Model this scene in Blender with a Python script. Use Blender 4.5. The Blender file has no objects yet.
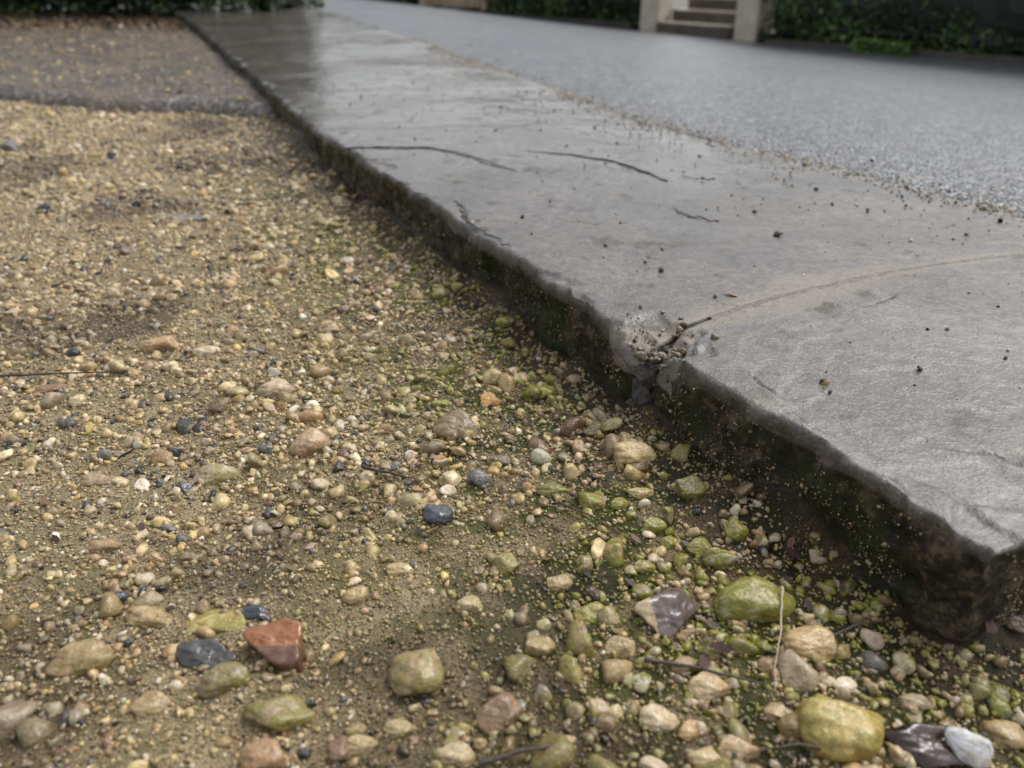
import bpy, bmesh, math, numpy as np
from mathutils import Vector, Matrix
rng=np.random.default_rng(7)
scene=bpy.context.scene
CAMH=0.36
# survey helper: turns a bearing measured on the photograph into a world position (metres) on a horizontal plane of height z
def px(u,v,z=0.0):
    dy=384-v; dn=371.6-.8755*dy; fw=673.3+.483*dy; H=CAMH-z
    return ((u-512)/dn*H, fw/dn*H)
def pp(*uv): return [px(u,v) for u,v in uv]
# ---------------- noise
def _h(ix,iy,iz):
    M=0xffffffff
    n=(ix*374761393+iy*668265263+iz*2147483647+1013)&M
    n=((n^(n>>13))*1274126177)&M
    n=((n^(n>>15))*668265263)&M
    return (n^(n>>16))/4294967295.0
def vn(x,y,z=0.0):
    x,y,z=np.broadcast_arrays(np.asarray(x,float),np.asarray(y,float),np.asarray(z,float))
    ix=np.floor(x).astype(np.int64);iy=np.floor(y).astype(np.int64);iz=np.floor(z).astype(np.int64)
    fx=x-ix;fy=y-iy;fz=z-iz
    fx=fx*fx*(3-2*fx);fy=fy*fy*(3-2*fy);fz=fz*fz*(3-2*fz)
    r=0
    for a in (0,1):
        wx=fx if a else 1-fx
        for b in (0,1):
            wy=fy if b else 1-fy
            for c in (0,1):
                wz=fz if c else 1-fz
                r=r+wx*wy*wz*_h(ix+a,iy+b,iz+c)
    return r*2-1
def fbm(x,y,z=0.0,o=4):
    r=0;a=1.0;f=1.0;t=0
    for i in range(o):
        r=r+a*vn(x*f+i*17.3,y*f-i*9.1,np.asarray(z)*f+i*3.7);t+=a;a*=.5;f*=2.03
    return r/t
def sstep(a,b,x):
    t=np.clip((x-a)/(b-a),0,1);return t*t*(3-2*t)
def mk(name,V,F,mat,col=None,smooth=True,attrs=None,parent=None):
    me=bpy.data.meshes.new(name);V=np.asarray(V,np.float32);F=np.asarray(F,np.int32)
    n,k=F.shape
    me.vertices.add(len(V));me.vertices.foreach_set('co',V.ravel())
    me.loops.add(n*k);me.loops.foreach_set('vertex_index',F.ravel())
    me.polygons.add(n);me.polygons.foreach_set('loop_start',np.arange(n,dtype=np.int32)*k)
    me.update(calc_edges=True)
    me.polygons.foreach_set('use_smooth',np.full(n,smooth,bool))
    if col is not None:
        a=me.color_attributes.new('Col','FLOAT_COLOR','POINT');a.data.foreach_set('color',np.asarray(col,np.float32).ravel())
    for kx,v in (attrs or {}).items():
        a=me.attributes.new(kx,'FLOAT','POINT');a.data.foreach_set('value',np.asarray(v,np.float32).ravel())
    me.materials.append(mat);me.update()
    o=bpy.data.objects.new(name,me);scene.collection.objects.link(o)
    if parent:o.parent=parent
    return o
def empty(name):
    o=bpy.data.objects.new(name,None);scene.collection.objects.link(o);return o
def gridF(nu,nv):
    i=np.arange(nu-1)[:,None];j=np.arange(nv-1)[None,:];a=(i*nv+j)
    return np.stack([a,a+nv,a+nv+1,a+1],-1).reshape(-1,4)
# ---------------- materials
class M:
    def __init__(s,name):
        s.m=bpy.data.materials.new(name);s.m.use_nodes=True;s.t=s.m.node_tree;s.t.nodes.clear()
        s.out=s.t.nodes.new('ShaderNodeOutputMaterial');s.b=s.t.nodes.new('ShaderNodeBsdfPrincipled')
        s.t.links.new(s.b.outputs[0],s.out.inputs[0]);s.tc=s.t.nodes.new('ShaderNodeTexCoord').outputs['Object']
    def n(s,t,**k):
        x=s.t.nodes.new('ShaderNode'+t)
        for a,b in k.items():setattr(x,a,b)
        return x
    def put(s,sock,v):
        if isinstance(v,bpy.types.NodeSocket):s.t.links.new(v,sock)
        elif v is not None:
            if isinstance(v,(tuple,list)) and len(v)==3 and sock.type=='RGBA':v=(*v,1)
            sock.default_value=v
    def noise(s,sc,d=3,r=.6,vec=None,dist=0):
        x=s.n('TexNoise');s.put(x.inputs['Vector'],vec or s.tc);x.inputs['Scale'].default_value=sc;x.inputs['Detail'].default_value=d;x.inputs['Roughness'].default_value=r;x.inputs['Distortion'].default_value=dist
        return x.outputs[0]
    def voro(s,sc,feat='F1',out=0,vec=None):
        x=s.n('TexVoronoi',feature=feat);s.put(x.inputs['Vector'],vec or s.tc);x.inputs['Scale'].default_value=sc
        return x.outputs[out]
    def ramp(s,f,*st):
        x=s.n('ValToRGB');s.put(x.inputs[0],f);e=x.color_ramp.elements
        while len(e)<len(st):e.new(.5)
        for q,(p,c) in zip(e,st):
            q.position=p;q.color=(c,c,c,1) if isinstance(c,(int,float)) else (*c,1)
        return x.outputs[0]
    def mix(s,f,a,b,mode='MIX'):
        x=s.n('Mix',data_type='RGBA',blend_type=mode);s.put(x.inputs[0],f);s.put(x.inputs[6],a);s.put(x.inputs[7],b);return x.outputs[2]
    def math(s,op,a,b=None,c=None):
        x=s.n('Math',operation=op);s.put(x.inputs[0],a)
        if b is not None:s.put(x.inputs[1],b)
        if c is not None:s.put(x.inputs[2],c)
        return x.outputs[0]
    def attr(s,nm,out='Fac'):
        return s.n('Attribute',attribute_name=nm).outputs[out]
    def bump(s,h,st,d,prev=None):
        x=s.n('Bump');x.inputs['Strength'].default_value=st;x.inputs['Distance'].default_value=d;s.put(x.inputs['Height'],h)
        if prev:s.put(x.inputs['Normal'],prev)
        return x.outputs[0]
    def fin(s,col,rough,nrm=None,spec=.5):
        s.put(s.b.inputs['Base Color'],col);s.put(s.b.inputs['Roughness'],rough);s.put(s.b.inputs['Specular IOR Level'],spec)
        if nrm:s.put(s.b.inputs['Normal'],nrm)
        return s.m
def mat_pebble(hero=False,flint=False):
    m=M('flint' if flint else ('pebble_stone' if not hero else 'large_pebble_stone'));c=m.attr('Col','Color');al=m.attr('Col','Alpha')
    n1=m.noise(110,3,.65);n2=m.noise(380,2,.6)
    c=m.mix(m.ramp(n1,(.38,0),(.66,.85)),c,m.mix(1,c,(.46,.37,.28),'MULTIPLY'))
    if not flint: c=m.mix(m.ramp(n2,(.54,0),(.75,.4)),c,(.52,.44,.30))
    if hero and not flint:
        c=m.mix(m.ramp(m.noise(45,3,.6,dist=1.2),(.46,0),(.6,.55)),c,m.mix(1,c,(.9,.68,.42),'MULTIPLY'))
        c=m.mix(m.ramp(m.noise(700,2,.6),(.58,0),(.66,.65)),c,(.09,.065,.04))
    mo=m.math('MULTIPLY',m.ramp(m.noise(85,3,.7,dist=.4),(.42,0),(.54,1)),al)
    c=m.mix(mo,c,m.mix(n2,(.06,.068,.008),(.27,.26,.03)))
    r=m.ramp(n1,(.3,.12),(.7,.28)) if flint else m.ramp(n1,(.3,.20),(.7,.45))
    return m.fin(c,r,m.bump(n2,.2 if flint else .55,.0018),.6 if flint else .5)
MP=mat_pebble();MPH=mat_pebble(True);MPF=mat_pebble(True,True)
def mat_ground():
    m=M('sandy_earth');n9=m.noise(9,4,.65);nf=m.noise(450,3,.7)
    c=m.ramp(n9,(.3,(.21,.150,.078)),(.5,(.37,.28,.152)),(.7,(.48,.375,.22)))
    c=m.mix(m.math('MULTIPLY',m.ramp(m.voro(420,'F1',1),(.3,0),(.9,1)),.5),c,(.53,.43,.26))
    c=m.mix(m.ramp(nf,(.40,.88),(.52,0)),c,(.05,.037,.021))
    c=m.mix(m.math('MULTIPLY',m.attr('moss'),m.ramp(m.noise(24,3,.6),(.43,0),(.57,.92))),c,(.07,.082,.010))
    c=m.mix(m.attr('damp'),c,m.mix(1,c,(.22,.18,.15),'MULTIPLY'))
    return m.fin(c,m.ramp(n9,(.3,.24),(.7,.5)),m.bump(nf,1,.005),.5)
MG=mat_ground()
def mat_kerb():
    m=M('wet_kerb_stone');face=m.attr('face');nm=m.noise(75,4,.74);nl=m.noise(6,3,.65,dist=.3);nf=m.noise(330,2,.7)
    c=m.ramp(nl,(.3,(.064,.059,.053)),(.5,(.098,.090,.081)),(.7,(.145,.132,.117)))
    c=m.mix(m.ramp(nm,(.42,.0),(.62,.75)),c,(.042,.039,.036))
    c=m.mix(m.ramp(nf,(.54,0),(.68,.6)),c,(.27,.245,.205))
    c=m.mix(m.ramp(m.noise(13,3,.7,dist=.6),(.55,0),(.70,.35)),c,(.18,.155,.12))
    c=m.mix(m.math('MULTIPLY',m.attr('mort'),m.ramp(nm,(.34,.15),(.56,1))),c,m.mix(nf,(.11,.09,.068),(.32,.28,.225)))
    c=m.mix(m.attr('crack'),c,(.006,.005,.005))
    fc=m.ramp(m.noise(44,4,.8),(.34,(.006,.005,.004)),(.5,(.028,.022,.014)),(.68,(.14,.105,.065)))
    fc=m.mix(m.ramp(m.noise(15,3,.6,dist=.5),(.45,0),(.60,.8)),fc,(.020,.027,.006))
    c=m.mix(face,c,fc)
    r=m.ramp(m.noise(2.6,3,.65,dist=.5),(.38,.0),(.5,.06),(.66,.16))
    r=m.math('ADD',r,m.math('MULTIPLY',nf,.14))
    r=m.math('ADD',r,m.attr('dry'))
    r=m.math('ADD',r,m.math('MULTIPLY',m.math('ADD',face,m.attr('mort')),.28))
    h=m.math('ADD',nm,m.math('MULTIPLY',nf,.3))
    # a water film levels out the fine relief where the stone is wettest
    k=m.math('ADD',m.math('MULTIPLY_ADD',face,2.2,.25),m.math('MULTIPLY',m.attr('dry'),3.0))
    return m.fin(c,r,m.bump(m.math('MULTIPLY',h,k),.5,.0034),m.math('MULTIPLY_ADD',face,-.38,.6))
MK=mat_kerb()
def mat_mortar(nm='mortar',k=1.0):
    m=M(nm);n=m.noise(120,4,.75);c=m.ramp(n,(.3,(.06*k,.052*k,.044*k)),(.5,(.115*k,.102*k,.088*k)),(.7,(.22*k,.20*k,.17*k)))
    return m.fin(c,.5,m.bump(n,.9,.005))
MM=mat_mortar();MC=mat_mortar('crumbled_mortar',.6)
def mat_road():
    m=M('asphalt');x=m.n('TexVoronoi',feature='F1');m.put(x.inputs['Vector'],m.tc);x.inputs['Scale'].default_value=105
    sp=m.n('SeparateColor');m.put(sp.inputs[0],x.outputs[1])
    c=m.ramp(sp.outputs[0],(.0,(.032,.035,.039)),(.55,(.072,.077,.084)),(.9,(.24,.25,.26)))
    nl=m.noise(1.3,3,.6)
    c=m.mix(m.ramp(nl,(.35,0),(.7,.4)),c,(.09,.095,.10))
    h=m.math('SUBTRACT',m.math('MULTIPLY',sp.outputs[1],.6),x.outputs[0])
    return m.fin(c,m.ramp(nl,(.3,.27),(.7,.42)),m.bump(h,.9,.006),.5)
MR=mat_road()
def mat_tarmac():
    m=M('old_tarmac');x=m.n('TexVoronoi',feature='F1');m.put(x.inputs['Vector'],m.tc);x.inputs['Scale'].default_value=80
    sp=m.n('SeparateColor');m.put(sp.inputs[0],x.outputs[1]);nl=m.noise(3,4,.65)
    c=m.ramp(sp.outputs[0],(0,(.035,.032,.031)),(.6,(.08,.07,.063)),(.95,(.26,.21,.15)))
    c=m.mix(m.ramp(nl,(.46,0),(.66,.6)),c,(.15,.11,.07))
    return m.fin(c,m.ramp(nl,(.35,.2),(.7,.42)),m.bump(m.math('SUBTRACT',nl,x.outputs[0]),.8,.010),.6)
MT=mat_tarmac()
def simple(name,a,b,sc=20,rough=.6,bs=.4,bd=.004):
    m=M(name);n=m.noise(sc,4,.68);return m.fin(m.ramp(n,(.3,a),(.7,b)),rough,m.bump(n,bs,bd))
def colmat(name,rough=.45,spec=.4):
    m=M(name);c=m.attr('Col','Color');c=m.mix(.5,c,m.mix(1,c,m.ramp(m.noise(60,2),(.35,.3),(.7,1.4)),'MULTIPLY'))
    return m.fin(c,rough,None,spec)
# ---------------- layout (metres)
FY=[.415,.735,1.93,5.08,6.7,9.0];FX=[.341,.140,-.48,-1.875,-2.64,-3.8]
BY=[-.6,.78,1.12,1.52,2.025,3.227,5.16,8.1,13,20];BX=[1.95,1.15,.885,.640,.349,-.125,-.80,-2.0,-4.5,-9]
def xf(y):
    y=np.asarray(y,float);return np.where(y<.415,.341+(.415-y)*.55,np.interp(y,FY,FX))
def xb(y):return np.interp(y,BY,BX)
def road_z(x,y):
    d=(x-xb(y))*.92;return -.010-.35*sstep(0.1,4.6,d)
def tarmac_edge(x): return 2.62+(-.85-x)*.36+.05*vn(x*3,0*x+3)
def kd(x,y):
    d=(xf(y)-x)*.89
    e=-((x-.341)*(-.44)+(y-.415)*.9)
    return np.where(y<.415+(x-.341)*.49,np.maximum(d,e),d)
def gz(x,y):
    k=kd(x,y);d=np.maximum(k,0)
    z=-.098+.007*fbm(x*3,y*3,0,4)+.0060*fbm(x*14,y*14,5,3)+.0025*fbm(x*60,y*60,2,3)-.020*sstep(.72,.42,y)*np.exp(-d/.15)
    bank=(.026+.024*vn(x*9,y*9,8)+.01*vn(x*25,y*25,3))*np.exp(-d/.045)
    return z+bank-.12*sstep(-.04,-.12,k)
# ---------------- gravel path
ys=np.concatenate([np.arange(-.3,1.4,.0065),np.arange(1.4,3.4,.014)])
xs=np.concatenate([np.arange(-4.5,-1.6,.02),np.arange(-1.6,.9,.007)])
X,Y=np.meshgrid(xs,ys,indexing='ij');Z=gz(X,Y);Z=np.where(Y>tarmac_edge(X)+.12,-.16,Z)
d=kd(X,Y)
damp=np.clip(np.exp(-np.maximum(d-.03,0)/.10)*1.15+.75*sstep(.05,.40,fbm(X*5,Y*5,1,5)),0,1)
moss=np.exp(-((d-.12)/.17)**2)*1.0+.4*sstep(1.2,.4,Y)
mk('gravel_path',np.stack([X,Y,Z],-1).reshape(-1,3),gridF(len(xs),len(ys)),MG,attrs={'damp':damp,'moss':moss})
m_soil=simple('soil',(.05,.04,.025),(.10,.08,.05),3)
g=np.linspace(-150,150,61);GX,GY=np.meshgrid(g,g,indexing='ij')
mk('ground',np.stack([GX,GY,-.42+0*GX],-1).reshape(-1,3),gridF(61,61),m_soil)
# ---------------- tarmac path
tx=np.linspace(-6.5,-.55,300);tv=np.concatenate([np.arange(0,.08,.008),.08+np.linspace(0,1,170)**1.6*7.0])
TX,TV=np.meshgrid(tx,tv,indexing='ij')
E=tarmac_edge(TX)+.03*fbm(TX*14,TX*0,0,4);TY=E+TV
TX2=np.minimum(TX,xf(TY)+.02)
TZ=-.050+.007*fbm(TX*2.5,TY*2.5,3,4)+.004*fbm(TX*16,TY*16,3,3)-.05*np.exp(-(TV/.02))
mk('tarmac_path',np.stack([TX2,TY,TZ],-1).reshape(-1,3),gridF(len(tx),len(tv)),MT)
# ---------------- kerb stones
def dpoly(x,y,pts):
    best=np.full(x.shape,9.);side=np.zeros(x.shape);tt=np.zeros(x.shape);n=len(pts)-1
    for i,((x0,y0),(x1,y1)) in enumerate(zip(pts[:-1],pts[1:])):
        dx,dy=x1-x0,y1-y0;L=dx*dx+dy*dy
        t=np.clip(((x-x0)*dx+(y-y0)*dy)/L,0,1);qx=x-(x0+t*dx);qy=y-(y0+t*dy)
        dd=np.hypot(qx,qy);s=np.sign(qx*dy-qy*dx);k=dd<best;best=np.where(k,dd,best);side=np.where(k,s,side);tt=np.where(k,(i+t)/n,tt)
    return best,side,tt
CR=[(pp((352,150),(400,151),(440,151),(470,158),(515,173)),.013),
    (pp((527,152),(575,157),(620,163),(668,181)),.013),
    (pp((457,205),(465,222),(485,236),(511,251)),.0065),
    (pp((673,208),(690,218),(718,222)),.0080),
    (pp((575,222),(600,227),(628,223)),.0065),
    (pp((748,374),(765,388),(790,401)),.0046),
    (pp((968,448),(1000,452),(1040,466)),.0055),
    (pp((945,489),(965,497),(990,501)),.0042),
    (pp((838,305),(862,309),(890,300)),.0050),
    (pp((640,255),(650,262),(668,262)),.0044),
    (pp((680,176),(700,178),(715,176)),.010),
    (pp((650,347),(672,338),(695,329)),.0050),
    (pp((790,410),(805,425),(822,432)),.0034),
    (pp((880,470),(900,478),(912,492)),.0032),
    (pp((590,210),(610,209),(640,208)),.0045),
    (pp((720,305),(745,310),(765,308)),.0034)]
def edge0(t):
    F=np.array([.138,.735]);B=np.array([.897,1.089]);fa=np.array([-.45,.893])
    return F*(1-t)+B*t+fa*math.sin(math.pi*t**.8)*.045
JN=[tuple(edge0(t)) for t in np.linspace(0,1,24)]
def ksurf(x,y):
    h=fbm(x*2.2,y*2.2,3,5);q=h*9+.6*fbm(x*9,y*9,7,3);te=np.floor(q)+sstep(.0,.12,q-np.floor(q))
    return .0008*te+.003*h
FACEPTS=[]
def slab(name,F0,F1,B0,B1,res,depth=.19,rr=.008,amp=.009,seed=0,topz=0,chips=(),bow0=0,bow1=0,wob=.007):
    F0,F1,B0,B1=[np.array(p,float) for p in (F0,F1,B0,B1)]
    L=np.linalg.norm(F1-F0);W=(np.linalg.norm(B0-F0)+np.linalg.norm(B1-F1))/2
    def ax(T):
        inn=np.linspace(0,T,max(8,int(T/res)));o=np.arange(res,depth,max(res,.0035))
        return np.concatenate([-o[::-1],inn,T+o])
    a=ax(L);b=ax(W);A,Bb=np.meshgrid(a,b,indexing='ij')
    oa=np.maximum(np.maximum(-A,A-L),0);ob=np.maximum(np.maximum(-Bb,Bb-W),0)
    ac=np.clip(A,0,L);bc=np.clip(Bb,0,W);s=(ac/L)[...,None];t=(bc/W)[...,None]
    P=(F0*(1-s)+F1*s)*(1-t)+(B0*(1-s)+B1*s)*t
    fa=(F1-F0)/L
    P=P+fa*np.sin(np.pi*t**.8)*(bow0*(1-s)+bow1*s)
    x,y=P[...,0],P[...,1]
    over=np.maximum(oa,ob);da=np.minimum(ac,L-ac);db=np.minimum(bc,W-bc)
    rl=rr*(1+.8*vn(x*9,y*9,seed))
    def rnd(d,r): return np.where(d<r,r-np.sqrt(np.maximum(r**2-(r-np.minimum(d,r))**2,0)),0)
    z=topz-np.maximum(rnd(db,rl),rnd(da,.0018+0*rl))-over
    zt=ksurf(x,y)+.0006*fbm(x*28,y*28,4,4)
    fl=sstep(.12,.25,fbm(x*11,y*11,31,4)-db*7*(Bb<W/2)-3*(Bb>=W/2));zt=zt-.0045*fl
    ins=np.exp(-over/.012)
    jx=x+.010*fbm(x*22,y*22,1,4);jy=y+.010*fbm(x*22,y*22,9,4)
    cr=np.zeros(x.shape);mort=np.zeros(x.shape)
    chipz=0
    if seed<=3:
        for pts,w in CR:
            dd,sd,tp=dpoly(jx,jy,pts);wv=w*.5*(.45+.8*(vn(x*30,y*30,4)*.5+.5))*(1-.6*np.abs(tp*2-1)**5)
            gq=np.exp(-(dd/wv)**2);cr=np.maximum(cr,np.clip(gq*1.8,0,1));zt+=-min(w,.004)*1.0*gq+sd*min(w,.004)*.4*np.exp(-dd/.02)
        dd,sd,tp=dpoly(x+.012*fbm(x*9,y*9,21,3),y+.012*fbm(x*9,y*9,22,3),JN)
        ww=np.interp(tp,[0,.12,.3,.6,1],[.014,.020,.030,.014,.006])*(1+1.1*fbm(x*20,y*20,23,4))
        mort=sstep(1.5,.6,dd/ww)*.7
        cr=np.maximum(cr,sstep(.0034,.0012,dd)*sstep(.05,.4,fbm(x*14,y*14,41,3)+.5*(tp<.10))*np.where(tp<.12,.9,.35))
        mort=np.maximum(mort,.4*sstep(.04,.01,np.abs((x-xb(y))*.9+.01)+.03*fbm(x*12,y*12,5,4)))
        rc=np.hypot((x-.130)*.8,(y-.742))+.022*fbm(x*38,y*38,z*30,4)
        cq=sstep(.058,.006,rc);cs_=cq*4.0;chipz=.0058*(np.floor(cs_)+sstep(0,.3,cs_-np.floor(cs_)))
        mort=np.maximum(mort,1.0*sstep(.055,.045,rc))
    z=z+zt*ins-chipz*np.exp(-over/.02)
    fn=(F0-B0)/np.linalg.norm(F0-B0);an=(F0-F1)/np.linalg.norm(F0-F1)
    sb=np.where(Bb<W/2,1,-1);sa=np.where(A<L/2,1,-1)
    wb=np.where(ob>0,1,np.exp(-db/.014));wa=np.where(oa>0,1,np.exp(-da/.010))
    nz=amp*(1.1*fbm(x*7,y*7,z*7+seed,3)+1.2*fbm(x*26,y*26,z*26+seed,4))
    q=nz*220;nz=nz*.4+.6*(np.floor(q)+sstep(0,.35,q-np.floor(q)))/220
    D=nz+wob*fbm(x*4,y*4,seed+5,3)-.003+.0018*fbm(x*90,y*90,z*90,3)
    D=D-.014*sstep(.25,.6,fbm(x*6,y*6,z*14+seed*3,3))*np.clip(over/.01,0,1)
    for cx,cy,cr_,cd in chips:
        D=D-cd*np.exp(-((x-cx)**2+(y-cy)**2)/cr_**2)*np.exp(-np.maximum(0,over-.05)/.03)
    P=P+(D*wb*sb)[...,None]*fn
    e=np.exp(-db/.025)
    P=P+((-.0028*e*(1+vn(x*60,y*60,z*60)))*wa*sa)[...,None]*an
    if seed in (1,2):
        near=(A>L/2) if seed==1 else (A<L/2)
        sh=(.016*fbm(z*22,z*0+3,1.5,3)+.25*np.clip(over,0,.1))*np.clip(over/.02,0,1)*e*np.where(oa>0,1,np.exp(-da/.03))*near
        P=P+sh[...,None]*np.array([-.45,.893])
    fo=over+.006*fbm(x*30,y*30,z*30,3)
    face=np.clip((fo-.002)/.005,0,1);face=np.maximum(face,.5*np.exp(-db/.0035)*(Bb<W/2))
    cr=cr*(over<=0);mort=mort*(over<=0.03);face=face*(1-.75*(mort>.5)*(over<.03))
    dry=np.clip(.27*sstep(2.1,.8,y)+.05*fbm(x*3,y*3,77,3)+.02,0,1)
    V=np.concatenate([P,z[...,None]],-1);F=gridF(len(a),len(b))
    both=((oa>0)&(ob>0)).ravel();F=F[~both[F].any(1)]
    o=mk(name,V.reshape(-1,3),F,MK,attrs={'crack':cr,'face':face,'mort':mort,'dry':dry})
    k=(ob>0)&(Bb<0)&(oa==0);FACEPTS.append(V[k])
    if seed==1:
        k=(oa>0)&(A<0)&(ob==0);FACEPTS.append(V[k])
    return o
slab('kerb_stone',(.341,.415),(.1395,.7328),(1.15,.78),(.8978,1.0878),.0028,seed=1,amp=.010,chips=[(.1395,.7328,.035,.014),(.25,.56,.03,.006)],bow1=.045)
slab('kerb_stone',(.1368,.7362),(-.474,1.925),(.8965,1.0898),(.352,2.02),.0032,seed=2,amp=.010,chips=[(.1368,.7362,.02,.006),(-.05,1.06,.03,.010)],bow0=.045)
slab('kerb_stone',(-.480,1.935),(-1.875,5.08),(.345,2.03),(-.78,5.1),.0095,seed=3,topz=-.002,wob=.02)
slab('kerb_stone',(-1.88,5.09),(-2.64,6.7),(-.785,5.11),(-1.45,6.75),.016,seed=7)
slab('kerb_stone',(-2.645,6.71),(-3.7,8.9),(-1.455,6.76),(-2.3,8.8),.03,seed=8)
# ---------------- road
YY=np.concatenate([np.arange(-2,2,.03),np.arange(2,9,.08),np.arange(9,40,.6)])
tt=np.concatenate([[0,.001],np.linspace(.04,1,60)**2])
A,T=np.meshgrid(YY,tt,indexing='ij');RX=xb(A)-.004+T*26+.012*fbm(A*9,A*0,2,3)*(T<.0005);RY=A+T*0
RZ=road_z(RX,RY)+.002*fbm(RX*6,RY*6,0,2)
mk('road',np.stack([RX,RY,RZ],-1).reshape(-1,3),gridF(len(YY),len(tt)),MR)
# ---------------- mortar
def strip(name,pts,w,zf,amp=.5,h=.006,res=.004,seed=0,wander=.012):
    pts=np.array(pts,float);sg=np.hypot(*np.diff(pts,axis=0).T);cs=np.concatenate([[0],np.cumsum(sg)])
    s=np.arange(0,cs[-1],res);cx=np.interp(s,cs,pts[:,0]);cy=np.interp(s,cs,pts[:,1])
    ks=np.ones(25)/25
    if len(s)>60:
        for _ in range(2):
            cx[12:-12]=np.convolve(cx,ks,'valid');cy[12:-12]=np.convolve(cy,ks,'valid')
    tx_=np.gradient(cx);ty_=np.gradient(cy);n=np.hypot(tx_,ty_);nx,ny=ty_/n,-tx_/n
    u=np.linspace(-1,1,15);ww=np.interp(s,cs,w)
    Sg,U=np.meshgrid(s,u,indexing='ij')
    wob=1+amp*fbm(Sg*16,U*.5+seed,seed,4)+amp*.6*fbm(Sg*90,U*.5+seed,seed,2);wd=wander*fbm(Sg*7,0*Sg,seed+5,3)
    WX=cx[:,None]+nx[:,None]*(U*ww[:,None]*wob+wd);WY=cy[:,None]+ny[:,None]*(U*ww[:,None]*wob+wd)
    Z=zf(WX,WY)+h*(1-np.abs(U)**2*1.8)+.0016*fbm(WX*60,WY*60,seed,4)
    mk(name,np.stack([WX,WY,Z],-1).reshape(-1,3),gridF(len(s),15),MM)
strip('mortar_joint',JN[3:],np.full(21,.0055),lambda x,y:ksurf(x,y)-.0010,h=.0009,wander=.001,res=.003,amp=.5)
strip('mortar_joint',[(-.47,1.932),(-.1,1.972),(.35,2.03)],[.004,.006,.012],lambda x,y:ksurf(x,y)-.004,h=.003,seed=3,wander=.002)
strip('mortar_joint',[(x,y) for y,x in zip(BY[1:8],BX[1:8])],[.010,.014,.016,.018,.014,.014,.02],lambda x,y:-.0135+0*x,h=.008,seed=8,amp=1.0,res=.006,wander=.02)
# ---------------- pebbles
def ico(sub):
    bm=bmesh.new();bmesh.ops.create_icosphere(bm,subdivisions=sub,radius=1);bm.verts.ensure_lookup_table()
    V=np.array([v.co[:] for v in bm.verts]);F=np.array([[v.index for v in f.verts] for f in bm.faces]);bm.free();return V/np.linalg.norm(V,axis=1)[:,None],F
def templ(sub,n,seed,p=22,facets=9,rough=.1,lo=.42):
    r=np.random.default_rng(seed);V,F=ico(sub);out=[]
    for i in range(n):
        N=r.normal(size=(facets,3));N/=np.linalg.norm(N,axis=1)[:,None];dd=r.uniform(lo,.92,facets)
        q=np.maximum(V@N.T,0)/dd;rad=((q**p).sum(1)+1)**(-1/p)
        rad*=1+rough*fbm(V[:,0]*1.5+i*7,V[:,1]*1.5,V[:,2]*1.5,4)
        W=V*rad[:,None];W-=(W.max(0)+W.min(0))/2;W/=np.abs(W).max();out.append(W)
    return np.array(out),F
def rots(n,tilt,r):
    yaw=r.uniform(0,2*np.pi,n);a=r.normal(0,tilt,n);b=r.normal(0,tilt,n)
    cz,sz,ca,sa,cb,sb=np.cos(yaw),np.sin(yaw),np.cos(a),np.sin(a),np.cos(b),np.sin(b);o=np.zeros(n);i=np.ones(n)
    Rz=np.stack([cz,-sz,o,sz,cz,o,o,o,i],-1).reshape(-1,3,3);Rx=np.stack([i,o,o,o,ca,-sa,o,sa,ca],-1).reshape(-1,3,3);Ry=np.stack([cb,o,sb,o,i,o,-sb,o,cb],-1).reshape(-1,3,3)
    return Rx@Ry@Rz
PAL=np.array([[.58,.45,.23],[.47,.35,.17],[.66,.55,.36],[.43,.30,.14],[.53,.43,.27],[.32,.25,.15],[.46,.29,.14],[.61,.46,.17],[.15,.14,.135],[.03,.032,.038],[.74,.67,.52],[.20,.12,.07]])
PW=np.array([22,18,12,11,13,9,3,6,5,5,4,6.]);PW/=PW.sum()
def scat(name,T,F,x,y,z,r,flat,tilt,parent,rg,mossv,mat=MP,darken=None,gray=0):
    n=len(x);idx=rg.integers(0,len(T),n)
    sc=np.stack([r,r*rg.uniform(.62,.95,n),r*rg.uniform(*flat,n)],-1)
    V=T[idx]*sc[:,None,:];V=np.einsum('nij,nkj->nki',rots(n,tilt,rg),V)+np.stack([x,y,z],-1)[:,None,:]
    col=PAL[rg.choice(len(PAL),n,p=PW)]*rg.uniform(.55,1.12,(n,1))*rg.uniform(.95,1.05,(n,3))
    if gray:col=col*(1-gray)+gray*col.mean(1,keepdims=True)*.8
    if darken is not None:col=col*darken[:,None]
    c4=np.concatenate([col,np.clip(mossv,0,1)[:,None]],1);k=T.shape[1]
    c4=np.repeat(c4,k,axis=0)
    FF=(F[None]+np.arange(n)[:,None,None]*k).reshape(-1,F.shape[1])
    return mk(name,V.reshape(-1,3),FF,mat,col=c4,parent=parent)
def region(n,y0,y1,rg,pw=1.0):
    y=y0+(y1-y0)*rg.random(n)**pw
    lo=-(.78*y+.35);hi=np.where(y<.42,1.0,xf(y)+.02)
    w=(hi-lo);keep=rg.random(n)<w/w.max();x=lo+w*rg.random(n)
    d=kd(x,y);k=keep&(d>.003)&(y<tarmac_edge(x));return x[k],y[k],d[k]
gravel=empty('gravel')
T3,F3=templ(3,32,1,p=30,rough=.22);T2,F2=templ(2,24,2,p=16,rough=.15);T1,F1=templ(1,24,3,facets=6)
def mossf(x,y,d):
    return np.clip(1.3*np.exp(-((d-.11)/.12)**2)*sstep(1.9,1.0,y)*(vn(x*9,y*9,7)>-.3)+.45*sstep(.9,.4,y)*(vn(x*7,y*7,4)>.15),0,1)
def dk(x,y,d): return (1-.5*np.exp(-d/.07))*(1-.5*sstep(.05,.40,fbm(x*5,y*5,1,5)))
x,y,d=region(17000,.1,3.1,rng)
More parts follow.
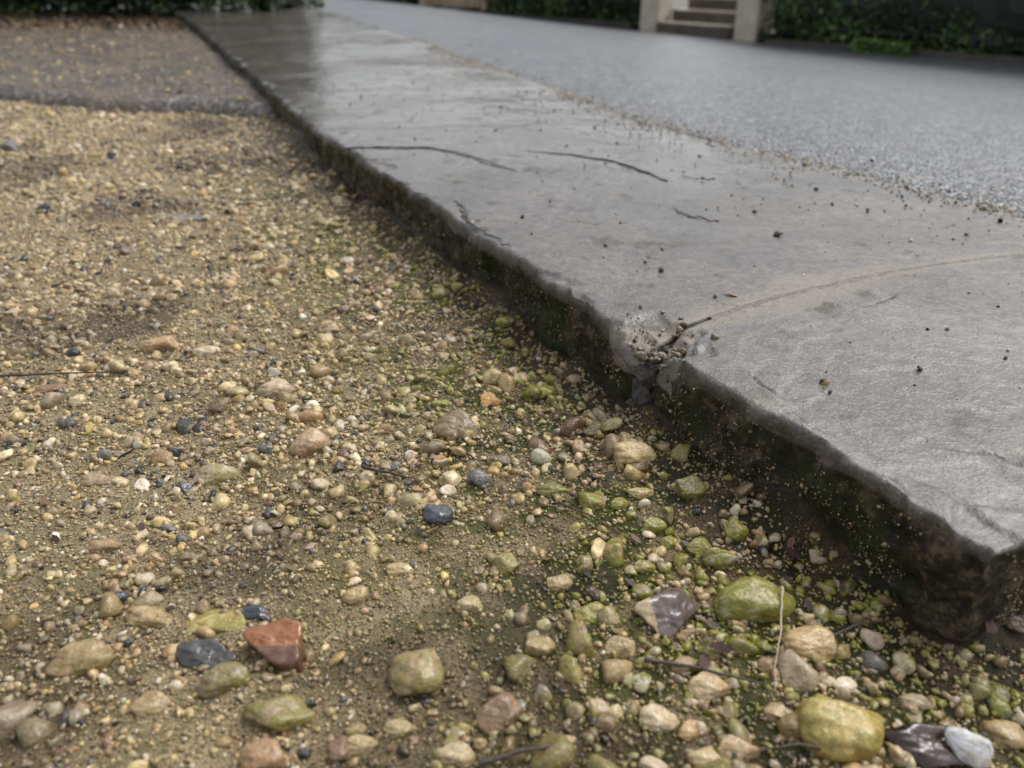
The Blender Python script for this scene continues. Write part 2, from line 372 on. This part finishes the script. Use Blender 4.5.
k=(fbm(x*4,y*4,11,2)>-.5)&(d>.008);x,y,d=x[k],y[k],d[k]
r=np.clip(rng.lognormal(math.log(.0060),.42,len(x)),.003,.017)
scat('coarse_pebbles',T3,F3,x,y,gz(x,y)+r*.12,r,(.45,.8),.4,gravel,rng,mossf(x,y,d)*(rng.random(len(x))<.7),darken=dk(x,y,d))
x,y,d=region(68000,.1,3.1,rng,1.25)
dens=sstep(-.9,.4,fbm(x*5,y*5,21,3));k=rng.random(len(x))<.3+.7*dens;x,y,d=x[k],y[k],d[k]
r=np.clip(rng.lognormal(math.log(.0033),.38,len(x)),.0017,.008)
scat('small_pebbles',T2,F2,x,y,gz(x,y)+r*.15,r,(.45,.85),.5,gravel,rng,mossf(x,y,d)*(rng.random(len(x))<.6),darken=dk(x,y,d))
x,y,d=region(130000,.12,1.6,rng,1.0)
r=np.clip(rng.lognormal(math.log(.0014),.35,len(x)),.0007,.003)
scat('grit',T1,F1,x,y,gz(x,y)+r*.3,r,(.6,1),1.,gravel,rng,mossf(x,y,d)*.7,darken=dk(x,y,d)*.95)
fp=np.concatenate([f for f in FACEPTS[:3]])
wgt=np.exp(-np.maximum(fp[:,2]+.085,0)/.028)+.08;wgt*=(fbm(fp[:,0]*12,fp[:,1]*12,fp[:,2]*12,3)>-.2)*(fp[:,2]<-.012)*(fp[:,2]>-.14)
wgt/=wgt.sum();ii=rng.choice(len(fp),17000,p=wgt);q=fp[ii]
r=np.clip(rng.lognormal(math.log(.0010),.4,len(q)),.0006,.0030)
scat('grit_on_kerb',T1,F1,q[:,0]-.44*r,q[:,1]-.23*r,q[:,2],r,(.6,1),1.,gravel,rng,0*r,darken=rng.uniform(.25,.8,len(r)))
n=1100;y=rng.uniform(.5,3.4,n);t=rng.random(n)**.6;x=xf(y)+.03+(xb(y)-xf(y)-.02)*t;k=y>.47+(x-.341)*.49;x,y=x[k],y[k]
r=np.clip(rng.lognormal(math.log(.0013),.55,len(x)),.0007,.0045)
scat('crumbs_on_kerb',T2,F2,x,y,ksurf(x,y)+r*.35,r,(.5,.9),.4,gravel,rng,0*r,darken=rng.choice([.15,.5,1.0],len(r)))
n=420;a_=rng.uniform(0,6.28,n);rr_=np.abs(rng.normal(0,.024,n));x=.140+rr_*np.cos(a_)*1.3;y=.748+rr_*np.sin(a_);r=np.clip(rng.lognormal(math.log(.0018),.6,n),.0008,.007);k=kd(x,y)<-.004;x,y,r,rr_=x[k],y[k],r[k],rr_[k]
scat('joint_crumbs',T2,F2,x,y,ksurf(x,y)-.022*sstep(.058,.004,rr_)+r*.3,r,(.6,.9),.6,gravel,rng,0*r,darken=.5+0*r,gray=.4)
S1=pp((777,237),(823,382),(755,212),(920,368),(830,392),(967,235),(1000,222),(700,155),(645,265),(715,300),(968,296),(868,211),(550,204),(640,311))
x=np.array([p[0] for p in S1]);y=np.array([p[1] for p in S1]);r=np.array([.0075,.004,.005,.004,.003,.0045,.005,.005,.003,.003,.003,.004,.003,.003])
scat('crumbs_on_kerb',T2,F2,x,y,ksurf(x,y)+r*.5,r,(.6,.9),.4,gravel,rng,0*r,darken=np.array([.12,.15,.5,.4,.15,.8,.2,.6,.7,.6,1,.8,.8,.9]))
n=4200;y=.8+3.6*rng.random(n)**1.4;x=xb(y)+rng.normal(.0,.028,n)*rng.choice([1,3.5],n,p=[.7,.3]);r=np.clip(rng.lognormal(math.log(.0019),.45,n),.001,.006)
scat('grit_along_road',T2,F2,x,y,.0+r*.3,r,(.5,.9),.4,gravel,rng,0*r,gray=.5)
n=7000;y=rng.uniform(2.7,6.8,n);x=rng.uniform(-5,-.8,n);k=(x<xf(y)-.01)&(y>tarmac_edge(x)+.02);x,y=x[k],y[k];r=np.clip(rng.lognormal(math.log(.005),.4,len(x)),.002,.015)
scat('pebbles_on_tarmac',T2,F2,x,y,-.049+r*.3,r,(.4,.8),.3,gravel,rng,0*r)
# crumbled filling seen inside the broken joint, set back behind the kerb face
TR,FR=templ(5,5,77,p=16,facets=12,rough=.5,lo=.6)
RV=[];RF=[]
for i,(cx,cy,cz,a,b,c) in enumerate([(.150,.748,-.040,.016,.014,.018),(.146,.752,-.066,.016,.014,.020),(.142,.757,-.090,.016,.014,.018),(.160,.752,-.034,.014,.012,.012)]):
    RV.append(TR[i]*np.array([a,b,c])+np.array([cx,cy,cz]));RF.append(FR+i*TR.shape[1])
mk('broken_mortar',np.concatenate(RV),np.concatenate(RF),MC)
# ---------------- individual stones
HS=[(755,587,80,52,(.34,.31,.13),.85,'mossy_pebble'),(668,599,66,52,(.30,.21,.14),.0,'flint_stone'),(843,712,80,66,(.46,.36,.12),.4,'mossy_pebble'),
(810,631,50,36,(.56,.42,.22),0,'pebble'),(633,457,44,30,(.56,.44,.23),.1,'pebble'),(457,423,48,35,(.24,.18,.11),.1,'pebble'),(438,509,30,28,(.07,.08,.10),0,'flint_stone'),
(418,658,54,62,(.34,.26,.15),.5,'mossy_pebble'),(277,640,66,52,(.22,.09,.04),0,'flint_stone'),(215,466,46,30,(.44,.37,.24),.4,'pebble'),(310,437,40,34,(.46,.33,.21),0,'pebble'),
(205,648,60,32,(.06,.06,.062),0,'flint_stone'),(215,613,62,26,(.43,.36,.14),.5,'mossy_pebble'),(500,703,46,38,(.22,.15,.09),0,'pebble'),(160,343,42,20,(.46,.33,.19),0,'pebble'),
(275,384,36,24,(.48,.38,.26),0,'pebble'),(660,707,38,30,(.54,.45,.3),0,'pebble'),(710,675,42,32,(.48,.38,.23),0,'pebble'),(740,735,40,32,(.48,.37,.22),0,'pebble'),
(590,605,34,30,(.34,.30,.11),.9,'mossy_pebble'),(736,527,24,34,(.32,.29,.1),.9,'mossy_pebble'),(690,490,32,26,(.14,.13,.06),.8,'mossy_pebble'),(490,396,20,18,(.52,.31,.12),0,'pebble'),
(150,607,52,26,(.42,.32,.18),.2,'pebble'),(80,650,62,40,(.32,.23,.13),.3,'pebble'),(48,382,36,16,(.26,.15,.09),0,'pebble'),(280,705,64,46,(.26,.20,.11),.6,'mossy_pebble'),(265,752,40,34,(.34,.22,.12),0,'pebble'),
(848,672,25,20,(.68,.61,.47),0,'pebble'),(258,608,28,18,(.05,.06,.075),0,'flint_stone'),(115,590,24,20,(.06,.07,.09),0,'flint_stone'),(920,688,32,18,(.34,.27,.17),0,'pebble'),
(555,485,36,18,(.18,.17,.06),.9,'mossy_pebble'),(505,560,28,26,(.33,.29,.13),.6,'mossy_pebble'),(640,491,28,14,(.48,.39,.18),.2,'pebble'),(8,146,22,12,(.12,.13,.14),0,'pebble'),
(185,215,56,16,(.20,.20,.20),0,'flat_stone'),(930,728,84,46,(.035,.018,.013),0,'flint_stone'),(1012,712,40,36,(.42,.31,.16),.2,'pebble'),(870,768,60,30,(.48,.41,.26),0,'pebble'),
(975,768,50,26,(.44,.36,.22),0,'pebble'),(705,748,30,24,(.48,.38,.2),0,'pebble'),(400,563,28,18,(.42,.33,.17),.3,'pebble'),(360,740,30,22,(.44,.36,.2),0,'pebble'),(340,745,22,30,(.2,.13,.08),0,'pebble'),
(105,540,30,20,(.34,.25,.14),0,'pebble'),(225,676,48,38,(.20,.16,.10),.5,'mossy_pebble'),(600,700,26,20,(.44,.35,.22),0,'pebble'),(655,755,28,20,(.5,.42,.28),0,'pebble'),(690,720,24,20,(.46,.33,.16),0,'pebble'),
(500,455,26,16,(.16,.13,.09),0,'pebble'),(595,430,26,16,(.14,.11,.07),.3,'pebble'),(182,482,20,14,(.05,.055,.07),0,'flint_stone'),(1015,610,30,40,(.10,.06,.04),0,'pebble'),(770,655,24,20,(.3,.2,.1),0,'pebble'),
(620,640,30,24,(.46,.36,.22),.2,'pebble'),(540,640,30,26,(.38,.29,.16),.3,'pebble'),(470,600,26,22,(.42,.35,.2),.2,'pebble'),(355,590,24,20,(.42,.32,.16),.1,'pebble'),(95,470,34,18,(.34,.26,.16),0,'pebble'),(205,350,24,14,(.56,.48,.33),0,'pebble'),(330,330,20,12,(.44,.34,.2),0,'pebble'),
(560,735,30,24,(.40,.32,.2),.2,'pebble'),(455,745,36,26,(.46,.38,.24),.2,'pebble'),(780,700,26,20,(.43,.33,.18),0,'pebble'),(685,655,26,20,(.34,.24,.13),0,'pebble'),(560,575,26,20,(.38,.29,.16),.3,'pebble'),(645,555,24,18,(.40,.34,.16),.8,'mossy_pebble'),(700,540,26,20,(.28,.27,.1),1,'mossy_pebble'),(655,520,24,18,(.28,.25,.1),1,'mossy_pebble'),(400,720,30,22,(.38,.31,.18),.3,'pebble'),(150,700,36,26,(.38,.28,.16),.2,'pebble'),
(545,390,22,18,(.3,.3,.06),1,'mossy_pebble'),(505,330,18,12,(.3,.3,.06),1,'mossy_pebble'),(440,400,18,12,(.34,.32,.10),.9,'mossy_pebble'),(620,500,20,14,(.3,.28,.08),1,'mossy_pebble'),(670,535,20,16,(.3,.28,.08),1,'mossy_pebble')]
rg=np.random.default_rng(5)
for i,(u,v,w,h,c,mo,nm) in enumerate(HS):
    x,y=px(u,v+h*.2,-.095);dist=math.hypot(y,CAMH+.095)
    a=w/2*dist/769*1.02;elev=math.atan2(CAMH+.095,y)
    hh=h/2*dist/769
    b=min(a*1.05,hh/(math.sin(elev)+.45*math.cos(elev)))
    c_=b*.8 if h/w>.45 else b*.5
    flint=nm=='flint_stone'
    TH,FH=templ(5,1,300+i,p=45 if flint else (14 if i%3 else 24),facets=10 if flint else 8,rough=.25,lo=.45 if flint else .55)
    V=TH[0];V=V/np.maximum(V.max(0),-V.min(0))
    V=V*np.array([a,max(b,a*.5),c_])
    an=rg.uniform(-.25,.25)
    if nm=='flat_stone':c_=.006;V[:,2]*=.3
    Rz=np.array([[math.cos(an),-math.sin(an),0],[math.sin(an),math.cos(an),0],[0,0,1]])
    V=V@Rz.T;z=float(gz(np.array([x]),np.array([y]))[0])+c_*(.30 if i in (0,1,2,3,8) else .15)
    cc=np.tile(c,(len(V),1))
    if i==1: cc=np.where((V[:,0]+.3*V[:,2]>-.35*a)[:,None],np.array([.13,.10,.09]),np.array([.50,.40,.26]))
    if i==8: cc=np.where((V[:,1]+.6*V[:,2]>.0)[:,None],np.array([.27,.115,.05]),np.array([.13,.07,.045]))
    o=mk(nm,V,FH,MPF if flint else MPH,col=np.concatenate([cc,np.full((len(V),1),mo)],1));o.location=(x,y,z)
# ---------------- hedges etc
ML=colmat('leaves')
def hedge(name,A,B,th,h,bz,n,pal,seed=0,ls=.035):
    r=np.random.default_rng(seed);A=np.array(A,float);B=np.array(B,float);L=np.linalg.norm(B-A);dr=(B-A)/L;nr=np.array([-dr[1],dr[0]])
    s=r.random(n);th_=r.uniform(-1,1,n);hz=r.random(n)**1.5
    side=r.random(n);th_=np.where(side<.75,np.sign(th_)*(1-.3*r.random(n)),th_);hz=np.where((side>=.75),1-.12*r.random(n),hz)
    bul=1+.35*fbm(s*L*2.2,hz*2.5,seed,4)
    px_=A[0]+dr[0]*s*L+nr[0]*th_*th/2*bul;py_=A[1]+dr[1]*s*L+nr[1]*th_*th/2*bul;pz=bz+hz*h*(1+.12*fbm(s*L*3,th_*2,seed+4,3))
    q=np.array([[0,-1,0],[.45,0,.08],[0,1,0],[-.45,0,.08]])
    sz=ls*r.uniform(.5,1.2,n);V=q[None]*sz[:,None,None];V=np.einsum('nij,nkj->nki',rots(n,1.1,r),V)+np.stack([px_,py_,pz],-1)[:,None]
    pal=np.array(pal);cl=fbm(s*L*4,hz*5,seed+9,3);ci=np.clip(((cl*.9+.5)*len(pal)+r.normal(0,.8,n)).astype(int),0,len(pal)-1)
    c=np.concatenate([pal[ci]*r.uniform(.6,1.3,(n,1)),np.ones((n,1))],1);c=np.repeat(c,4,axis=0)
    F=np.arange(n*4).reshape(-1,4)
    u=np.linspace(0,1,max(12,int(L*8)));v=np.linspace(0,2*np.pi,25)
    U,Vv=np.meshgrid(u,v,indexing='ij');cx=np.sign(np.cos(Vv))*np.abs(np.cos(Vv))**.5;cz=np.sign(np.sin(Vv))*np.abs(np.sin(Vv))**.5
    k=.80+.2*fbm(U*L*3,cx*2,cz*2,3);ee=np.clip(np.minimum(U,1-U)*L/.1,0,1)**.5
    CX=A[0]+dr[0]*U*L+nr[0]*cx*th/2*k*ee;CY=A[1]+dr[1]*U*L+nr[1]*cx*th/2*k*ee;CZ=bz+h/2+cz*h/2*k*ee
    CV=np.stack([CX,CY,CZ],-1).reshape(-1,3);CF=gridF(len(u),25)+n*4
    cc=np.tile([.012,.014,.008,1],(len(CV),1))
    return mk(name,np.concatenate([V.reshape(-1,3),CV]),np.concatenate([F,CF]),ML,col=np.concatenate([c,cc]),smooth=False)
GP=[(.03,.05,.02),(.06,.10,.03),(.10,.17,.05),(.16,.25,.08)]
def box(bm,c,s,rz=0,bev=0):
    r=bmesh.ops.create_cube(bm,size=1);M_=Matrix.Translation(c)@Matrix.Rotation(rz,4,'Z')@Matrix.Diagonal((*s,1))
    bmesh.ops.transform(bm,matrix=M_,verts=r['verts'])
    if bev:
        es=list({e for v in r['verts'] for e in v.link_edges});bmesh.ops.bevel(bm,geom=es,offset=bev,segments=2,affect='EDGES')
def bobj(name,f,mat,parent=None):
    bm=bmesh.new();f(bm);me=bpy.data.meshes.new(name);bm.to_mesh(me);bm.free();me.materials.append(mat);o=bpy.data.objects.new(name,me);scene.collection.objects.link(o)
    if parent:o.parent=parent
    return o
m_pil=simple('limestone',(.42,.37,.29),(.60,.54,.43),9);m_step=simple('worn_step_stone',(.06,.05,.04),(.14,.115,.09),8,.45);m_nose=simple('step_nosing',(.18,.15,.12),(.30,.26,.20),8,.4)
m_iron=simple('black_iron',(.012,.012,.013),(.03,.03,.03),30,.4);m_wood=simple('weathered_wood',(.34,.25,.16),(.52,.40,.27),14)
m_plinth=simple('dark_plinth_stone',(.03,.028,.022),(.08,.07,.055),10)
def mat_brick():
    m=M('brick');b=m.n('TexBrick');mp=m.n('Mapping');m.put(mp.inputs[0],m.tc);mp.inputs['Rotation'].default_value=(math.pi/2,0,0)
    m.put(b.inputs['Vector'],mp.outputs[0]);b.inputs['Scale'].default_value=4.4;b.inputs['Color1'].default_value=(.24,.09,.05,1);b.inputs['Color2'].default_value=(.15,.06,.04,1);b.inputs['Mortar'].default_value=(.3,.27,.22,1)
    return m.fin(b.outputs[0],.7,m.bump(b.outputs[1],.5,.01))
m_brick=mat_brick()
FA=np.array([4.6,5.75]);FB=np.array([-2.2,13.2]);fd=(FB-FA)/np.linalg.norm(FB-FA);fn=np.array([fd[1],-fd[0]])
if fn[1]<0:fn=-fn
ang=math.atan2(fd[1],fd[0])
def fpt(x,off=0):
    t=(x-FA[0])/fd[0];return FA+fd*t+fn*off
def zb(p):return float(road_z(np.array([p[0]]),np.array([p[1]]))[0])
u=np.linspace(-9,9,90);o_=np.concatenate([np.linspace(.06,1,14),np.linspace(1.3,14,20)]);GU,GO=np.meshgrid(u,o_,indexing='ij')
P=np.stack([FA[0]+fd[0]*(GU-FA[0])/fd[0]+fn[0]*GO,FA[1]+fd[1]*(GU-FA[0])/fd[0]+fn[1]*GO],-1)
mk('garden_soil',np.concatenate([P,(-.27+.05*fbm(P[...,0]*2,P[...,1]*2,0,4))[...,None]],-1).reshape(-1,3),gridF(90,len(o_)),m_soil)
for nm,xx in (('stone_pillar',2.27),('stone_pillar',1.46)):
    p=fpt(xx,.15);z=zb(p)
    def f(bm):
        box(bm,(p[0],p[1],z+.64),(.25,.25,1.42),ang,.014)
        box(bm,(p[0],p[1],z+1.39),(.33,.33,.08),ang,.012);box(bm,(p[0],p[1],z+1.475),(.25,.25,.085),ang,.03)
    bobj(nm,f,m_pil)
st=empty('stone_steps')
p0=fpt(1.865,.12);zs=zb(p0)
def fs(bm):
    for i in range(8):
        p=p0+fn*(i*.26);box(bm,(p[0],p[1],zs+(i+1)*.055-.05),(.90,.275,(i+1)*.11+.1),ang,.008)
def fs2(bm):
    for i in range(8):
        p=p0+fn*(i*.26-.012);box(bm,(p[0],p[1],zs+(i+1)*.11+.002),(.92,.30,.024),ang,.008)
bobj('risers',fs,m_step,st);bobj('treads',fs2,m_nose,st)
def rail(name,xa,xb_,off=.10,h=1.15):
    o=empty(name)
    def f(bm):
        pa,pb=fpt(xa,off),fpt(xb_,off);L=np.linalg.norm(pb-pa);n=int(L/.115)
        for i in range(n+1):
            p=pa+(pb-pa)*i/n;z=zb(p);box(bm,(p[0],p[1],z+h/2+.09),(.012,.012,h),ang)
            bmesh.ops.create_cone(bm,cap_ends=True,segments=6,radius1=.016,radius2=.001,depth=.07,matrix=Matrix.Translation((p[0],p[1],z+h+.125)))
        for zz in (.16,h-.05):
            m_=(pa+pb)/2;z=(zb(pa)+zb(pb))/2;box(bm,(m_[0],m_[1],z+zz),(L,.010,.03),ang)
    bobj('bars',f,m_iron,o)
    pa,pb=fpt(xa,off),fpt(xb_,off);m_=(pa+pb)/2;z=(zb(pa)+zb(pb))/2
    bobj('plinth',lambda bm:box(bm,(m_[0],m_[1],z+.0),(np.linalg.norm(pb-pa),.14,.10),ang,.01),m_plinth,o)
rail('iron_railing',2.42,4.80);rail('iron_railing',-.30,1.29)
a,b=fpt(2.36,.25),fpt(6.5,.25);hedge('hedge',a,b,.42,1.5,-.40,36000,GP,1,.03)
a,b=fpt(-.4,.25),fpt(1.32,.25);hedge('hedge',a,b,.42,1.35,-.40,16000,GP,2,.035)
a,b=fpt(-3.9,.4),fpt(-1.35,.4);hedge('hedge',a,b,.6,1.3,-.38,12000,GP,3,.04)
a,b=fpt(-1.4,.9),fpt(-.3,.9);hedge('hedge',a,b,.5,1.6,-.36,6000,GP,6,.04)
a,b=fpt(1.1,2.7),fpt(2.6,2.7);hedge('hedge',a,b,.6,2.2,-.36,9000,GP,8,.04)
pbk=fpt(4.78,.1)
bobj('brick_pillar',lambda bm:(box(bm,(pbk[0],pbk[1],.35),(.42,.42,1.5),ang),box(bm,(pbk[0],pbk[1],1.14),(.5,.5,.08),ang,.01)),m_brick)
def fg(bm):
    pa,pb=fpt(-1.35,.15),fpt(-.42,.15)
    L=np.linalg.norm(pb-pa);z=zb(pa)
    for q in (pa,pb):box(bm,(q[0],q[1],z+.6),(.15,.15,1.3),ang,.01)
    for i in range(11):
        q=pa+(pb-pa)*(i+.9)/11.8;box(bm,(q[0],q[1],z+.52),(.085,.022,1.0),ang,.003)
    for zz in (.25,.9):
        q=(pa+pb)/2+fn*.03;box(bm,(q[0],q[1],z+zz),(L-.14,.03,.08),ang)
bobj('wooden_gate',fg,m_wood)
hedge('hedge',(-7.5,8.1),(-1.75,7.2),.9,1.8,-.14,42000,[(.015,.024,.01),(.03,.045,.014),(.06,.09,.022),(.10,.14,.035)],5,.04)
a,b=fpt(3.05,-.02),fpt(3.4,-.02);hedge('weed_plant',a,b,.14,.10,zb(a),500,[(.08,.16,.03),(.14,.24,.05)],9,.03)
def litter(name,x,y,z,s,pal,rg):
    n=len(x);q=np.array([[0,-1,.0],[.42,-.25,.12],[.36,.45,.05],[0,1,.15],[-.36,.45,.05],[-.42,-.25,.12]])
    V=q[None]*s[:,None,None];V=np.einsum('nij,nkj->nki',rots(n,.35,rg),V)+np.stack([x,y,z],-1)[:,None]
    c=np.repeat(np.concatenate([np.array(pal)[rg.integers(0,len(pal),n)],np.ones((n,1))],1),6,axis=0)
    return mk(name,V.reshape(-1,3),np.arange(n*6).reshape(-1,6),ML,col=c)
DL=[(.10,.05,.025),(.05,.028,.02),(.2,.12,.05),(.14,.1,.04),(.03,.02,.018)]
n=2600;x=rng.uniform(-6,-2.2,n);y=rng.uniform(5.6,7.6,n);k=x<xf(y);x,y=x[k],y[k];litter('leaf_litter',x,y,-.045+0*x,.03*rng.uniform(.5,1.2,len(x)),DL,rng)
x,y,d=region(2200,.2,2.6,rng);k=(d<.25)|(rng.random(len(x))<.45);x,y,d=x[k],y[k],d[k]
litter('dead_leaves',x,y,gz(x,y)+.003,.005*rng.uniform(.5,1.6,len(x)),DL,rng)
L=[px(793,552,-.09),px(722,642,-.09),px(705,655,-.09),px(770,548,-.09),px(985,640,-.1),px(125,455,-.095),px(560,520,-.09)]
x=np.array([p[0] for p in L]);y=np.array([p[1] for p in L]);litter('dead_leaves',x,y,gz(x,y)+.008,np.array([.011,.013,.010,.010,.012,.012,.009]),[(.05,.022,.02),(.035,.016,.018)],rng)
x,y=px(730,298);litter('dead_leaves',np.array([x]),np.array([y]),np.array([.006]),np.array([.010]),[(.28,.14,.06)],rng)
m_tw=simple('twig_bark',(.02,.014,.009),(.06,.04,.026),80,.5);m_tw2=simple('dry_stalk',(.3,.25,.16),(.42,.36,.25),80,.5)
def tube(name,pts,r,mat,jit=.0016):
    pts=np.array(pts,float);cs=np.concatenate([[0],np.cumsum(np.linalg.norm(np.diff(pts,axis=0),axis=1))]);s=np.linspace(0,cs[-1],60)
    P=np.stack([np.interp(s,cs,pts[:,i]) for i in range(3)],1)
    for _ in range(2):P[2:-2]=(P[:-4]+P[1:-3]+P[2:-2]+P[3:-1]+P[4:])/5
    P[:,0]+=jit*fbm(s*60,s*0+pts[0,0]*9,0,3);P[:,1]+=jit*fbm(s*60,s*0+5,pts[0,1],3)
    T=np.gradient(P,axis=0);T/=np.linalg.norm(T,axis=1)[:,None];N=np.cross(T,[0,0,1.]);N/=np.linalg.norm(N,axis=1)[:,None];B=np.cross(T,N)
    a=np.linspace(0,2*np.pi,9);rad=r*(1-.7*s/cs[-1])*(1+.25*fbm(s*90,s*0,3,2));V=P[:,None]+rad[:,None,None]*(np.cos(a)[None,:,None]*N[:,None]+np.sin(a)[None,:,None]*B[:,None])
    mk(name,V.reshape(-1,3),gridF(60,9),mat)
def tw(uvs,r,mat=m_tw,z0=.006):
    P=[]
    for i,(u,v) in enumerate(uvs):
        x,y=px(u,v,-.09);P.append((x,y,float(gz(np.array([x]),np.array([y]))[0])+z0+.003*(i%2)))
    tube('twig',P,r,mat)
tw([(782,592),(779,635),(774,690)],.0011,m_tw2,.016);tw([(645,655),(700,662),(768,678)],.0018);tw([(480,760),(520,748),(582,738)],.0024,m_tw,.008)
tw([(-15,374),(50,372),(132,368)],.0018);tw([(362,462),(395,470),(418,473)],.0020);tw([(820,635),(860,622),(905,612)],.0015);tw([(560,500),(600,520),(640,540)],.0012);tw([(850,745),(800,738),(760,742)],.002)
for pts,r in ((pp((343,149),(380,150),(430,149),(455,154),(485,161),(517,173)),.0022),(pp((668,181),(640,171),(618,163),(575,157),(527,152)),.0022),(pp((720,223),(700,218),(684,216),(674,207)),.0016),(pp((458,205),(464,221),(485,236),(495,240),(511,252)),.0016),(pp((716,177),(700,178),(682,175)),.0016)):  # twig-shaped tubes added along the slab cracks to stand for those dark lines
    P=[(x,y,float(ksurf(np.array([x]),np.array([y]))[0])+r*.5+.001*(i%2)) for i,(x,y) in enumerate(pts)];tube('twig',P,r,m_tw,.009)
x,y=px(975,733,-.085);TS,FS=templ(4,1,991,p=40,facets=12,rough=.25)
o=mk('shell_fragment',TS[0]*np.array([.017,.012,.003]),FS,MP,col=np.tile([.55,.56,.58,0],(TS.shape[1],1)));o.location=(x,y,float(gz(np.array([x]),np.array([y]))[0])+.012);o.rotation_euler=(.7,.3,-.6)
# ---------------- light, world, camera
SEL,SAZ=math.radians(56),math.radians(58)
w=bpy.data.worlds.new('World');scene.world=w;w.use_nodes=True;nt=w.node_tree;bg=nt.nodes['Background']
sk=nt.nodes.new('ShaderNodeTexSky');sk.sky_type='NISHITA';sk.sun_disc=False;sk.sun_elevation=SEL;sk.sun_rotation=SAZ;sk.dust_density=4;sk.air_density=1.2
hs=nt.nodes.new('ShaderNodeHueSaturation');hs.inputs['Saturation'].default_value=.3;hs.inputs['Value'].default_value=1.55
nt.links.new(sk.outputs[0],hs.inputs['Color']);nt.links.new(hs.outputs[0],bg.inputs[0]);bg.inputs[1].default_value=.15
sd=bpy.data.lights.new('sun','SUN');sd.energy=1.3;sd.angle=math.radians(24);sd.color=(1,.985,.96)
so=bpy.data.objects.new('sun',sd);scene.collection.objects.link(so)
so.rotation_euler=Vector((math.sin(SAZ)*math.cos(SEL),math.cos(SAZ)*math.cos(SEL),math.sin(SEL))).to_track_quat('Z','Y').to_euler()
cd=bpy.data.cameras.new('camera');co=bpy.data.objects.new('camera',cd);scene.collection.objects.link(co);scene.camera=co
cd.sensor_width=36;cd.lens=769/1024*36;cd.clip_end=600;cd.clip_start=.02
co.location=(0,0,CAMH);co.rotation_euler=(math.radians(90-28.88),0,0)
cd.dof.use_dof=True;cd.dof.focus_distance=.78;cd.dof.aperture_fstop=4.5
scene.view_settings.view_transform='Standard';scene.view_settings.look='None';scene.view_settings.exposure=0
